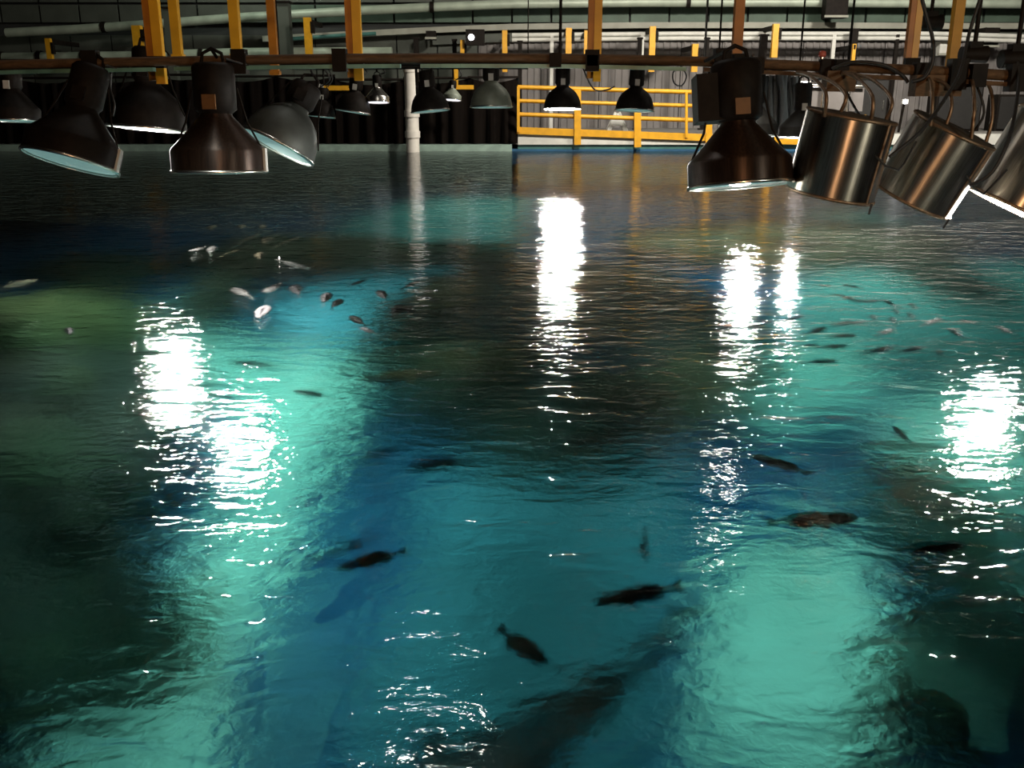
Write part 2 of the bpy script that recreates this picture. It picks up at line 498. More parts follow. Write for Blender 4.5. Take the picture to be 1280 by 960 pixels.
clab = ['black curtain at the far left edge of the frame behind the hanging lamps', 'black curtain behind the tilted lamp with the teal lens',
        'black curtain left of the bronzed lamp', 'black curtain behind the bronzed bell lamp', 'black curtain behind the grey dome lamp',
        'black curtain left of the brightly lit little lamp', 'black curtain just left of the white standpipe', 'black curtain just right of the white standpipe',
        'black curtain ending at the yellow railing']
for i in range(9):
    curtain(cuts[i], cuts[i + 1], ctop[i], i, clab[i])

# white standpipe
c = P(516, 180, 24.55)
t = thing('standpipe', (c.x, c.y, -0.5), 'white plastic standpipe rising from the water before the curtains', 'pipe')
MB().tube([(c.x, c.y, -0.5), (c.x, c.y, zat(85, 24.55))], 0.165, 16).build('pipe_run', M_pvc, t, True)
for py in (86, 142, 168):
    z = zat(py, 24.55)
    MB().tube([(c.x, c.y, z - 0.08), (c.x, c.y, z + 0.08)], 0.19, 16).build('collar', M_pvc, t, True)

# ------------------------------------------------------------------ lamp rails
def resample(pts, n=6):
    out = []
    m = len(pts)
    for i in range(m - 1):
        p0, p1, p2, p3 = pts[max(i - 1, 0)], pts[i], pts[i + 1], pts[min(i + 2, m - 1)]
        for k in range(n):
            s = k / n
            out.append(0.5 * ((2 * p1) + (p2 - p0) * s + (2 * p0 - 5 * p1 + 4 * p2 - p3) * s * s + (3 * p1 - p0 - 3 * p2 + p3) * s ** 3))
    out.append(pts[-1])
    return out
railpx = ((-80, 84, 6.3), (0, 81, 6.2), (140, 78, 6.1), (300, 75, 6.0), (450, 73, 6.0), (600, 72.5, 6.0), (740, 73.5, 6.0), (880, 77, 5.9), (1000, 82, 5.75), (1050, 84, 5.65), (1150, 88, 5.5), (1290, 96, 5.3), (1380, 100, 5.2))
rp = resample([P(*p) for p in railpx])
t = thing('lamp_rail', rp[len(rp) // 2], 'long rust brown pipe rail that carries the nearest hanging lamps', 'rail')
MB().tube(rp, 0.028, 10).build('pipe_run', M_rust, t, True)
for a, b in ((0, 15), (15, 27), (27, 42), (42, 60), (60, 72)):
    seg = [p + Vector((0, -0.01, -0.045)) for p in rp[a:b]]
    mb = MB()
    for p, q in zip(seg[:-1], seg[1:]): mb.bar(p, q + (q - p) * 0.02, 0.04, 0.022)
    mb.build('channel', M_teal_lit if b < 45 else M_rust, t, True)  # teal segments carry the painted water light
def on_rail(px):
    return min(rp, key=lambda p: abs((640 + FPX * p.x / (p.y * CP - (p.z - EYE.z) * SP)) - px))
for px, hh in ((105, .16), (290, .14), (432, .13), (738, .12), (745, .06), (690, .08), (912, .17), (918, .12), (955, .09), (1030, .1), (1045, .1), (1185, .16), (1215, .12), (1258, .14), (1155, .1)):
    c = on_rail(px)
    MB().box((c.x, c.y - 0.01, c.z - 0.01), (0.05 + hh * 0.25, 0.075, hh)).build('clamp', M_dark, t, True)
for px, ww in ((1048, 0.16), (1168, 0.25)):
    c = on_rail(px)
    MB().box((c.x, c.y, c.z - 0.075), (ww, 0.1, 0.11)).build('junction_box', M_rust, t, True)
rails2 = {}
for nm, Y, pxa, pxb, py, lab in (('e', 11.0, 880, 1060, 86, 'short dark lamp rail above the hidden lamps behind the drum lamps'), ('b', 8.0, -60, 700, 77, 'second thin lamp rail close behind the rusty one on the left'),
                                 ('c', 16.0, 350, 1060, 80, 'thin dark lamp rail halfway across the tank'),
                                 ('d', 20.0, 340, 660, 84, 'farthest thin lamp rail before the black curtains')):
    a, b = P(pxa, py, Y), P(pxb, py, Y)
    t = thing('lamp_rail', (a + b) / 2, lab, 'rail')
    MB().tube([a, b], 0.02 * max(1, Y / 10), 8).build('pipe_run', M_dark, t, True)
    rails2[nm] = (Y, a.z)
    for s in (a, b):
        MB().tube([s, (s.x, s.y, 6.6)], 0.012, 6).build('drop_rod', M_dark, t, True)

# ------------------------------------------------------------------ yellow hanger posts
def post(px, Y, wpx, y0, y1, two, label, shade=None):
    a, b = P(px, y1, Y), P(px, 60, Y)
    wd = wpx * Y / FPX
    x = b.x
    top = 6.6 if y0 <= 0 else P(px, y0, Y).z
    t = thing('hanger_post', (x, Y, a.z), label, 'post', 'yellow hanger posts')
    if two:
        MB().box((x + wd * 0.22, Y, (a.z + top) / 2), (wd * 0.56, wd * 0.5, top - a.z)).build('flange', M_yellow, t, True)
        MB().box((x - wd * 0.28, Y + wd * 0.1, (a.z + top) / 2 + 0.02), (wd * 0.44, wd * 0.6, top - a.z)).build('web', M_orange, t, True)
        MB().box((x, Y - wd * 0.3, zat(78, Y)), (wd * 1.25, wd * 0.5, wd * 0.7)).build('clamp', M_dark, t, True)
    else:
        MB().box((x, Y, (a.z + top) / 2), (wd, wd, top - a.z)).build('tube', shade or M_yellow, t, True)
        MB().box((x, Y, a.z + wd * 0.3), (wd * 1.3, wd * 1.3, wd * 0.5)).build('end_plate', shade or M_yellow, t, True)
post(194, 6.5, 19, 0, 105, True, 'thick two-tone yellow hanger post left of the bronzed lamp')
post(222, 8.0, 10, 0, 74, False, 'thinner yellow hanger post close beside the thick left one')
post(296, 8.0, 11, 0, 74, False, 'yellow hanger post straight above the bronzed bell lamp')
post(342, 9.0, 9, 0, 94, False, 'dull orange hanger post above the grey dome lamp', M_orange)
post(443, 6.5, 18, 0, 101, True, 'thick two-tone yellow hanger post above the brightly lit little lamp')
post(743, 6.5, 16, 0, 102, True, 'thick orange hanger post above the yellow railing')
post(921, 6.6, 11, 0, 96, False, 'orange hanger post over the black bell lamp on the right', M_orange)
post(1140, 6.3, 14, 0, 92, True, 'thick orange hanger post over the tilted steel drum lamps')
post(1192, 7.4, 11, 0, 100, False, 'yellow hanger post farthest right above the drum lamps')
# thin far brackets
for px, wpx, ya, yb, lab in ((60, 6, 48, 78, 'short yellow bracket on the far left pale pipe'), (171, 10, 32, 95, 'short yellow bracket beside the thick left hanger post'),
        (384, 8, 22, 72, 'thin yellow bracket between the grey dome lamp and thick post'), (578, 5, 50, 86, 'tiny orange bracket under the ledge beam beside the floodlight'),
        (631, 6, 38, 90, 'thin yellow bracket above the left end of the railing'), (711, 7, 35, 82, 'thin yellow bracket left of the thick orange post'),
        (733, 5, 38, 68, 'narrow yellow bracket touching the thick orange post'), (816, 7, 33, 90, 'thin yellow bracket above the second dark bell lamp'),
        (869, 7, 55, 90, 'thin yellow bracket above the right end of the railing'), (970, 7, 30, 72, 'thin yellow bracket above the black hoses'),
        (1068, 4, 55, 80, 'tiny yellow bracket below the white rear handrail')):
    Y = 27.6
    a, b = P(px, ya, Y), P(px, yb, Y)
    t = thing('wall_bracket', b, lab, 'bracket', 'yellow wall brackets')
    wd = wpx * Y / FPX
    MB().box((a.x, Y, (a.z + b.z) / 2), (wd, wd, a.z - b.z)).build('tube', M_yellow, t, True)
    MB().box((a.x, Y + 0.9, a.z - 0.08), (wd * 0.6, 1.9, 0.12)).build('arm', M_dark, t, True)
    MB().box((a.x + wd * 0.7, Y, a.z - 0.25), (wd * 0.5, wd, 0.3)).build('side_plate', M_dark, t, True)
for px, ya, yb, lab in ((570, 82, 112, 'yellow angle bracket in front of the curtain tops'), (413, 107, 112, 'short yellow bar left of the lit little lamp')):
    Y = 24.2
    t = thing('angle_bracket', P(px, yb, Y), lab, 'bracket')
    if px == 570:
        MB().bar(P(570, 82, Y), P(570, 111, Y), 0.1, 0.1).build('upright', M_yellow, t, True)
        MB().bar(P(566, 109, Y), P(592, 109, Y), 0.1, 0.1).build('foot', M_yellow, t, True)
        MB().bar(P(570, 96, Y), (P(570, 96, Y).x, 25.5, P(570, 96, Y).z), 0.06, 0.06).build('arm', M_dark, t, True)
    else:
        MB().bar(P(404, 110, Y), P(436, 110, Y), 0.11, 0.11).build('bar', M_yellow, t, True)
        MB().box(P(402, 110, Y), (0.12, 0.14, 0.18)).build('end_cap', M_white, t, True)
        MB().bar(P(420, 110, Y), (P(420, 110, Y).x, 25.5, P(420, 110, Y).z), 0.06, 0.06).build('arm', M_dark, t, True)

# ------------------------------------------------------------------ hanging lamps
BELL = [(0.5, 0.0), (0.5, 0.22), (0.485, 0.25), (0.40, 0.335), (0.23, 0.52), (0.175, 0.58), (0.165, 0.62)]
DOME = [(0.5, 0.0), (0.495, 0.08), (0.475, 0.18), (0.43, 0.30), (0.36, 0.41), (0.26, 0.50), (0.17, 0.56), (0.15, 0.62)]
DRUM = [(0.5, 0.0), (0.5, 0.9)]
def hang_point(top, mode):
    if mode == 'rail':
        c = min(rp, key=lambda p: abs(p.x - top.x))
        return c
    return Vector((top.x, rails2[mode][0], rails2[mode][1]))
def lamp(px, py, Y, dpx, a, b, kind, shade, lens, label, mode='rail', house=True, hw=0.2, hh=0.5, straps=False, lensr=0.47, group=None):
    c = P(px, py, Y)
    D = dpx * Y / FPX * 1.0
    M = Matrix.Translation(c) @ Matrix.Rotation(R(a), 4, 'Y') @ Matrix.Rotation(R(-b), 4, 'X') @ Matrix.Scale(D, 4)
    t = thing('drum_lamp' if kind == 'drum' else 'bell_lamp' if kind == 'bell' else 'dome_lamp', M, label, 'lamp', group or 'hanging lamps over the tank')
    prof = {'bell': BELL, 'dome': DOME, 'drum': DRUM}[kind]
    mb = MB().lathe(prof, 40)
    inner = [(r - 0.012, z + 0.0) for r, z in prof]
    inner[-1] = (inner[-1][0], inner[-1][1] - 0.015)
    if kind == 'drum':
        MB().lathe([(0.5, 0.9), (0.495, 0.905), (0.0001, 0.93)], 40).build('lid', M_lid, t)
    sh = mb.build('shade', shade, t)
    MB().lathe([(r - 0.012, z) for r, z in prof][::-1], 40).build('reflector', M_inner, t)
    MB().lathe([(0.488, -0.012), (0.512, -0.012), (0.516, 0.006), (0.512, 0.022), (0.5, 0.024), (0.488, 0.01), (0.488, -0.012)], 40).build('rim', M_rim if kind != 'drum' else M_strap, sh)
    zl = 0.012
    MB().lathe([(lensr + 0.012, zl + 0.006), (lensr, zl), (lensr * 0.6, zl - 0.014), (0.0001, zl - 0.02)], 32).build('lens', lens, t)
    if lensr < 0.45:
        MB().lathe([(0.49, zl + 0.012), (lensr, zl + 0.012)], 32).build('lens_surround', M_lens_off, t)
    if kind == 'drum':
        MB().lathe([(0.5, 0.875), (0.512, 0.88), (0.512, 0.9), (0.5, 0.91)], 40).build('top_band', M_strap, sh)
        MB().box((0.30, -0.405, 0.45), (0.02, 0.02, 0.9)).build('seam', M_strap, sh)
        MB().tube([(0.22, -0.47, 0.55), (0.33, -0.55, 0.47), (0.50, -0.50, 0.44), (0.62, -0.3, 0.5), (0.72, -0.2, 0.75)], 0.012, 6).build('handle', M_cable, sh)
        MB().box((0.34, -0.45, -0.03), (0.02, 0.02, 0.12)).build('latch', M_cable, sh)
        ztop = 0.93
    else:
        z0 = prof[-1][1]
        HOUSE[0] = MB().lathe([(0.165, z0 - 0.02), (hw, z0 + 0.03), (hw, z0 + hh - 0.04), (hw * 0.85, z0 + hh), (0.0001, z0 + hh)], 24).build('ballast_housing', M_dark, t)
        hs = HOUSE[0]
        if px in (88, 275):
            MB().box((0.505, -0.03, 0.13), (0.03, 0.09, 0.24)).build('hinge_glint', M_white, sh)  # white colour paints the hinge's shine, and a glint on the bronzed lamp
        if px == 925:
            MB().box((-0.20, 0.02, z0 + 0.22), (0.40, 0.30, 0.44)).build('ballast_box', M_dark, t)
        if dpx > 80:
            MB().box((0.0, -hw, z0 + 0.1), (0.14, 0.03, 0.15)).build('name_plate', M_plate_glow if px in (275, 925) else M_dark, hs)  # amber plates on two lamps stand for a faint glow
            for s in (-1, 1):
                MB().tube([(s * 0.49, 0, 0.2), (s * (0.33), 0, 0.52), (s * (hw + .02), 0, z0 + 0.25)], 0.012, 6).build('brace', M_dark, t)
        else:
            MB().box((0.0, -hw, z0 + 0.06), (0.12, 0.04, 0.16)).build('name_plate', M_white, hs)
        MB().tube([(0.12, 0, z0 + hh), (0.1, 0, z0 + hh + 0.1), (0, 0, z0 + hh + 0.15), (-0.1, 0, z0 + hh + 0.1), (-0.12, 0, z0 + hh)], 0.02, 6).build('hook', M_dark, t)
        ztop = z0 + hh + 0.14
    if lens is M_lens:
        ax = M @ Vector((0, 0, -1)) - M @ Vector((0, 0, 0))
        e = M @ Vector((0, 0, -0.06))
        light('lamp_beam', 'SPOT', e, BEAM, (1.0, 0.97, 0.90), 0.04, e + ax * 3, 80)
    top = M @ Vector((0, 0, ztop))
    h = hang_point(top, mode)
    if straps:
        for s in (-0.30, 0.22):
            p0, p3 = M @ Vector((s - 0.1, -0.32, 0.86)), M @ Vector((s + 0.12, -0.15, 0.93))
            hz = h.z - 0.03
            q = [p0, Vector((p0.x - 0.005, p0.y, p0.z + (hz - p0.z) * .5)), Vector((p0.x + 0.02, (p0.y + h.y) / 2, hz - 0.03)), Vector(((p0.x + p3.x) / 2, h.y, hz)), Vector((p3.x + 0.01, (p3.y + h.y) / 2, hz - 0.04)), Vector((p3.x + 0.015, p3.y, p3.z + (hz - p3.z) * .4)), p3]
            MB().tube(resample(q, 5), 0.010, 6).build('strap', M_strap, t, True)
    else:
        MB().tube([top, h], 0.010 if Y < 9 else 0.02, 6).build('stem', M_dark, t, True)
    side = M @ Vector((0.16, -0.05, ztop - 0.1))
    mid = Vector(((side.x + h.x) / 2 + 0.14, h.y - 0.03, (side.z + h.z) / 2 - 0.03))
    MB().tube(resample([side, mid, h + Vector((0.08, 0, 0))], 6), 0.007 if Y < 9 else 0.012, 6).build('cable', M_cable, t, True)
    return t, M, D

HOUSE = [None]
LIT, OFF, DIM = M_lens, M_lens_off, M_lens_dim
lamp(88, 203, 5.9, 112, 13, 17, 'bell', M_dark, OFF, 'black bell lamp tilted to show its pale teal lens, far left', hh=0.45)
lamp(275, 215, 5.9, 113, 0, 3, 'bell', M_brownmetal, LIT, 'bronzed bell lamp hanging level above the left white reflections', hh=0.5, hw=0.22, lensr=0.31)
lamp(347, 184, 8.0, 92, 27, 16, 'dome', M_greyshade, OFF, 'dull grey dome lamp tilted left beside the bronzed lamp', 'b', hh=0.3)
lamp(184, 161, 8.0, 92, 5, 5, 'dome', M_dark, LIT, 'dark dome lamp half hidden behind the bronzed bell lamp', 'b', hh=0.4, lensr=0.30)
lamp(18, 151, 8.0, 60, 1, 5, 'bell', M_dark, OFF, 'small dark lamp cut by the left edge of the frame', 'b', hh=0.4)
lamp(402, 146, 19.9, 33, 6, 4, 'dome', M_dark, OFF, 'dark far lamp just right of the grey dome lamp', 'd', hh=0.4)
lamp(441, 140, 19.9, 42, 9, 4, 'dome', M_dark, OFF, 'dark far lamp tilted in front of the curtains left of the lit one', 'd', hh=0.4)
lamp(472, 128, 20.0, 28, 0, 6, 'bell', M_rim, M_glow_dim, 'small shiny far lamp glowing white beside the thick yellow post', 'd', hh=0.5)
lamp(538, 139, 16.0, 46, -5, 4, 'dome', M_dark, OFF, 'black dome lamp overlapping the white standpipe', 'c', hh=0.4)
lamp(565, 125, 20.0, 22, 4, 7, 'bell', M_pale_shade, M_glow_dim, 'tiny pale lamp right of the white standpipe', 'd', hh=0.4)
lamp(614, 134, 16.0, 50, 0, 3, 'dome', M_pale_shade, OFF, 'pale green dome lamp left of the yellow railing', 'c', hh=0.4)
lamp(703, 136, 16.0, 45, 0, 4, 'dome', M_dark, LIT, 'black dome lamp before the left half of the yellow railing', 'c', hh=0.42)
lamp(793, 138, 16.0, 46, 3, 5, 'dome', M_dark, OFF, 'black dome lamp hanging above the white floor sign', 'c', hh=0.42)
lamp(893, 138, 16.0, 42, -2, 4, 'dome', M_dark, OFF, 'black dome lamp at the right end of the yellow railing', 'c', hh=0.5)
lamp(925, 232, 5.15, 126, -4, 9, 'bell', M_brownmetal, DIM, 'large black bell lamp beside the steel drum lamps', hh=0.55, hw=0.24, lensr=0.1)
lamp(940, 170, 11.0, 60, 0, 3, 'bell', M_dark, LIT, 'dark lamp hidden behind the large black bell lamp', 'e', hh=0.6, lensr=0.28)
lamp(1000, 172, 11.0, 52, 0, 3, 'bell', M_dark, LIT, 'dark lamp hidden behind the first steel drum lamp', 'e', hh=0.6, lensr=0.15)
lamp(1037, 243, 5.15, 106, 9, -5, 'drum', M_steel, OFF, 'steel drum lamp nearest the large black bell lamp', straps=True)
lamp(1139, 248, 5.45, 102, 22, -13, 'drum', M_steel, OFF, 'steel drum lamp in the middle, leaning to the right', straps=True)
lamp(1268, 262, 5.75, 122, 25, -4, 'drum', M_steel, LIT, 'steel drum lamp cut by the right frame edge with glowing lens', straps=True, lensr=0.31)

# floodlight over the curtains and two lit work lamps on the deck
for px, py, Y, w_, lab in ((522, 134, 20.1, 9, 'little lamp added behind the black dome lamp at the standpipe for a water glint'), (594, 47, 27.5, 22, 'small floodlight with white glints under the ledge beam'), (1005, 107, 25.9, 13, 'bright white work lamp behind the first steel drum lamp'),  # the first lamp is added, hidden, to make a sparkle on the water
                           (1131, 127, 25.9, 7, 'tiny bright work lamp between the first two drum lamps'), (1019, 108, 25.9, 8, 'smaller bright work lamp right beside the larger one')):
    c = P(px, py, Y)
    s = w_ * Y / FPX
    t = thing('work_lamp', c, lab, 'lamp')
    MB().box(c, (s, s * 0.6, s * 0.8)).build('housing', M_dark if px == 594 else M_white, t, True)
    MB().lathe([(s * (0.16 if px == 594 else 0.36), 0), (s * 0.3 if px != 594 else s * .1, 0.03), (0.0001, 0.05)], 16, Matrix.Translation(c + Vector((-s * .2 if px == 594 else 0, -s * 0.3, 0))) @ Matrix.Rotation(R(90), 4, 'X')).build('bulb', M_glow, t, True)
    MB().bar(c + Vector((0, s * 0.2, 0)), (c.x, 29.8, c.z + 0.1) if px == 594 else (c.x, 20.0, rails2['d'][1]) if px == 522 else (c.x, c.y + 0.2, DECK), 0.05, 0.05).build('bracket', M_dark, t, True)

# ------------------------------------------------------------------ clutter on the right of the deck
def box_thing(name, px0, py0, px1, py1, Y, dep, m, label, cat, extra=None):
    a, b = P(px0, py0, Y), P(px1, py1, Y)
    t = thing(name, ((a.x + b.x) / 2, Y, b.z), label, cat)
    MB().box(((a.x + b.x) / 2, Y, (a.z + b.z) / 2), (b.x - a.x, dep, a.z - b.z)).build('body', m, t, True)
    return t, a, b
# black rubber suits / hoses hung in a row
t = thing('hose_rack', P(950, 100, 13.0), 'row of black hoses hung over a rail behind the large bell lamp', 'hoses')
MB().tube([P(895, 99, 13.0), P(1000, 102, 13.0)], 0.03, 8).build('rail', M_dark, t, True)
rnd = random.Random(3)
for k in range(16):
    px = 900 + k * 6.2
    y1 = 132 + rnd.random() * 26 + 8 + (18 if 948 < px < 975 else 0)
    a = P(px, 98 - rnd.random() * 7, 12.95 + 0.04 * (k % 3))
    b = P(px + rnd.uniform(-5, 5), y1, 12.95)
    MB().tube(resample([a, a.lerp(b, .4) + Vector((rnd.uniform(-.03, .03), -0.03, 0)), b], 4), 0.05, 6).build('hose', M_cable, t, True)
for x in (P(897, 99, 13.0), P(998, 102, 13.0)): MB().tube([x, (x.x, x.y, 6.6)], 0.012, 6).build('drop_rod', M_dark, t, True)
for k, (px0, py0, px1, py1, lab) in enumerate(((1064, 98, 1108, 148, 'tall black cabinet on the deck behind the drum lamps'), (1242, 118, 1330, 150, 'low black cabinet on the deck at the right frame edge'), (1168, 100, 1225, 152, 'black cabinet on the deck behind the middle drum lamp'))):
    a, b = P(px0, py0, 27.4), P(px1, py0, 27.4)
    t = thing('cabinet', ((a.x + b.x) / 2, 27.4, DECK), lab, 'cabinet')
    MB().box(((a.x + b.x) / 2, 27.4, (a.z + DECK) / 2), (b.x - a.x, 0.6, a.z - DECK)).build('body', M_dark, t, True)
    MB().box(((a.x + b.x) / 2, 27.08, (a.z + DECK) / 2), (b.x - a.x - 0.1, 0.04, a.z - DECK - 0.12)).build('door', M_cable, t, True)
    MB().box((b.x - 0.15, 27.04, (a.z + DECK) / 2), (0.03, 0.05, 0.25)).build('handle', M_rim, t, True)
# clear screen with yellow bottom rail
t = thing('deck_screen', (P(1040, 141, 25.6).x, 25.6, DECK), 'grey screen with steel posts and yellow bottom rail on the right deck', 'screen')
for px in (1012, 1030, 1062):
    MB().tube([P(px, 104, 25.6), Vector((P(px, 104, 25.6).x, 25.6, DECK))], 0.045, 8).build('post', M_rim, t, True)
MB().tube([P(1008, 141, 25.5), P(1082, 147, 25.5)], 0.07, 8).build('bottom_rail', M_yellow, t, True)
MB().tube([P(1008, 106, 25.6), P(1082, 108, 25.6)], 0.04, 8).build('top_rail', M_rim, t, True)
MB().box(P(1045, 124, 25.75), (1.4, 0.03, 0.6)).build('sheet', M_wall, t, True)
c = P(1036, 69, 6.0)
t = thing('red_valve', on_rail(1028) + Vector((0, 0, 0.03)), 'small red valve cap on top of the rusty rail', 'valve')
q = on_rail(1028)
MB().tube([q + Vector((0, 0, 0.02)), q + Vector((0, 0, 0.06))], 0.012, 8).build('stem', M_rim, t, True)
MB().lathe([(0.018, 0), (0.022, 0.015), (0.018, 0.03), (0.0001, 0.035)], 16, Matrix.Translation(q + Vector((0, 0, 0.05))), cap0=True).build('cap', M_red, t, True)
# dark boxes on the ledge
for px0, py0, px1, py1, lab in ((1031, -4, 1056, 23, 'black loudspeaker box mounted on the green panels'), (533, 39, 545, 50, 'small dark junction box left of the floodlight'), (1228, 35, 1243, 60, 'dark angled camera box over the drum lamp at right'), (1172, 52, 1186, 70, 'small pale box on the wall beside the right yellow post')):
    Y = 28.85 if px0 == 1031 else 29.2
    t, a, b = box_thing('wall_box', px0, py0, px1, py1, Y, 0.4, M_white if px0 == 1172 else M_dark, lab, 'box')
    MB().box(((a.x + b.x) / 2, Y - 0.2, b.z + 0.04), (b.x - a.x + 0.05, 0.06, 0.06)).build('lip', M_ledge, t, True)
    zz = a.z - 0.05 if px0 != 1031 else b.z + 0.1
    MB().bar(((a.x + b.x) / 2, Y + 0.1, zz), ((a.x + b.x) / 2, YW + 0.05, zz), 0.1, 0.1).build('bracket', M_dark, t, True)
# dark uprights against the wall
for px, ya, w_, lab in ((520, 48, 6, 'dark stub post below the ledge beam by the standpipe'), (568, 50, 5, 'dark stub post left of the small orange bracket'), (650, 52, 5, 'dark stub post above the railing end'),
                        (800, 48, 5, 'dark blue stub post beneath the rear handrail'), (884, 48, 5, 'dark stub post right of the last thin bracket'), (955, 44, 8, 'grey stub post beside the thin yellow bracket'),
                        (1068, 37, 8, 'tall dark stub post crossing the rear handrail'), (353, 3, 16, 'wide grey upright behind the grey dome lamp'), (210, 10, 10, 'dark upright between the two left yellow posts')):
    Y = 28.3
    a = P(px, ya, Y)
    t = thing('upright', (a.x, Y, DECK), lab, 'post')
    wd = w_ * Y / FPX
    MB().box((a.x, Y, (a.z + DECK) / 2), (wd, wd, a.z - DECK)).build('tube', M_dark if w_ < 9 else M_panel2, t, True)
    MB().box((a.x, Y, DECK + 0.02), (wd * 2, wd * 2, 0.04)).build('base_plate', M_dark, t, True)
    MB().box((a.x, Y, a.z), (wd * 1.3, wd * 1.3, 0.05)).build('cap', M_dark, t, True)
# black motors sitting on the rail at the right
for px, py, Y, wpx, lab in ((1217, 68, 5.5, 30, 'black motor above the rail between the right drum lamps'), (1270, 74, 5.4, 36, 'black motor above the rail at the right frame edge'), (1163, 28, 7.0, 26, 'dark upright box beside the thick orange post at right')):
    c = P(px, py, Y)
    k = wpx * Y / FPX
    t = thing('rail_motor', c, lab, 'motor', 'black motors over the right lamp rail')
    MB().tube([c - Vector((k / 2, 0, 0)), c + Vector((k / 2, 0, 0))], [k * 0.3, k * 0.34], 12).build('housing', M_dark, t, True)
    MB().box(c + Vector((0, 0, k * 0.3)), (k * 0.5, k * 0.4, k * 0.35)).build('terminal_box', M_dark, t, True)
    MB().tube([c + Vector((0, 0, k * 0.3)), (c.x, c.y, 6.6)], 0.012, 6).build('drop_rod', M_dark, t, True)
# loose cables
def cable(pts, r, label, cat='cable'):
    q = resample([P(*p) for p in pts], 6)
    o = MB().tube(q, r, 6).build('hanging_cable', M_cable)
    return tag(o, label, cat, 'loose cables on the lamp rail')
cable([(860 - 12, 83, 16.0), (841, 92, 16.0), (843, 104, 16.0), (852, 107, 16.0), (858, 96, 16.0), (853, 85, 16.0), (848, 80, 16.0)], 0.012, 'black cable loop hanging before the grey wall near the railing end')
cable([(727, 80, 16.0), (735, 100, 16.0), (745, 113, 16.0), (760, 112, 16.0), (768, 108, 16.0)], 0.012, 'black cable sagging between the two dark dome lamps')
cable([(1040, 86, 5.6), (1065, 78, 5.55), (1100, 80, 5.5), (1125, 92, 5.5), (1135, 103, 5.5)], 0.010, 'black cable arching over the rail above the first drum lamp')
cable([(1150, -10, 5.4), (1158, 20, 5.4), (1166, 50, 5.4), (1166, 76, 5.4), (1156, 96, 5.4), (1140, 102, 5.4)], 0.010, 'black cable dropping past the thick orange post')
cable([(1228, -10, 5.2), (1212, 40, 5.2), (1200, 90, 5.1), (1180, 125, 5.0), (1150, 165, 4.85), (1112, 196, 4.8)], 0.009, 'long black cable crossing the middle drum lamp')
cable([(1272, 78, 5.3), (1273, 110, 5.2), (1262, 170, 4.8), (1240, 215, 4.75), (1212, 232, 4.8)], 0.009, 'long black cable crossing the drum lamp at the right edge')
cable([(908, 98, 5.8), (912, 108, 5.8), (925, 110, 5.8), (928, 100, 5.8)], 0.009, 'short cable loop under the rail over the large bell lamp')
cable([(140, 82, 6.2), (138, 110, 6.2), (143, 130, 6.1), (141, 145, 6.1)], 0.008, 'thin cable beside the neck of the lamp with teal lens')

# ------------------------------------------------------------------ under water: sand
def bed(name, pts, m, label, dep=None, seed=0, rise=0.06, group=None, jit=1.0):
    dep = dep or 2.97
    q = resample([U(a, b, dep) for a, b in pts + pts[:1]], 7)[:-1]
    cx = sum((p for p in q), Vector()) / len(q)
    ring = []
    for i, p in enumerate(q):
        k = jit * (0.25 * noise.noise(p * 1.1 + Vector((seed, 0, 0))) + 0.12 * noise.noise(p * 3.1))
        ring.append(p + (p - cx).normalized() * k)
    bm = bmesh.new()
    v0 = [bm.verts.new((p.x, p.y, -dep - 0.04)) for p in ring]
    v1 = []
    for p in ring:
        d = p - cx
        s = max(0.5, 1 - 0.25 / max(d.length, 0.3))
        z = -dep + rise
        v1.append(bm.verts.new((cx.x + d.x * s, cx.y + d.y * s, z)))
    n = len(ring)
    for i in range(n):
        bm.faces.new((v0[i], v0[(i + 1) % n], v1[(i + 1) % n], v1[i]))
    ed = [e for e in bm.edges if e.verts[0] in v1 and e.verts[1] in v1] if False else [bm.edges.get((v1[i], v1[(i + 1) % n])) for i in range(n)]
    bmesh.ops.triangle_fill(bm, use_beauty=True, edges=ed)
    bmesh.ops.recalc_face_normals(bm, faces=bm.faces)
    me = bpy.data.meshes.new(name)
    bm.to_mesh(me)
    bm.free()
    me.materials.append(m)
    o = bpy.data.objects.new(name, me)
    COL.objects.link(o)
    return tag(o, label, 'sand', group, 'stuff')
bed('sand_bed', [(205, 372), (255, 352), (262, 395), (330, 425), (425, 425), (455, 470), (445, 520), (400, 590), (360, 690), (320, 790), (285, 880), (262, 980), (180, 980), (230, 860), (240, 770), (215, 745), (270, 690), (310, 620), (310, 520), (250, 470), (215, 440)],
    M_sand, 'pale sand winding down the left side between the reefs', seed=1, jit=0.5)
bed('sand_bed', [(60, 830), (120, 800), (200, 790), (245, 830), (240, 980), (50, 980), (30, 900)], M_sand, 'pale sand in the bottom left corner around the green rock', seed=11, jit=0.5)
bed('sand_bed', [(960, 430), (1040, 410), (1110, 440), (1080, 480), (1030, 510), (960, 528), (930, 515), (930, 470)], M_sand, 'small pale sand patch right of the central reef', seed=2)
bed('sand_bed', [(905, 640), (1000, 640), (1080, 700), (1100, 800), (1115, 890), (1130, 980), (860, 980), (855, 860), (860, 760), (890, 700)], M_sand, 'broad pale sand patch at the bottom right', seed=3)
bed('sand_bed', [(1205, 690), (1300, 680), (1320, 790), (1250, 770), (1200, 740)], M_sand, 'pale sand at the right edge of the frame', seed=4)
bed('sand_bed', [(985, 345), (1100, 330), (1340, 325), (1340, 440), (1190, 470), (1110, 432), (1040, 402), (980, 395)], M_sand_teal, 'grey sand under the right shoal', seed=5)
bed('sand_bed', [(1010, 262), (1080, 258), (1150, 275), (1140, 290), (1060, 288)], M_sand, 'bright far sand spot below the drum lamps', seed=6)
bed('sand_bed', [(320, 378), (420, 354), (560, 338), (620, 345), (560, 392), (480, 420), (380, 412)], M_sand_pool, 'blue tinted sand pool left of the central reef', seed=7)
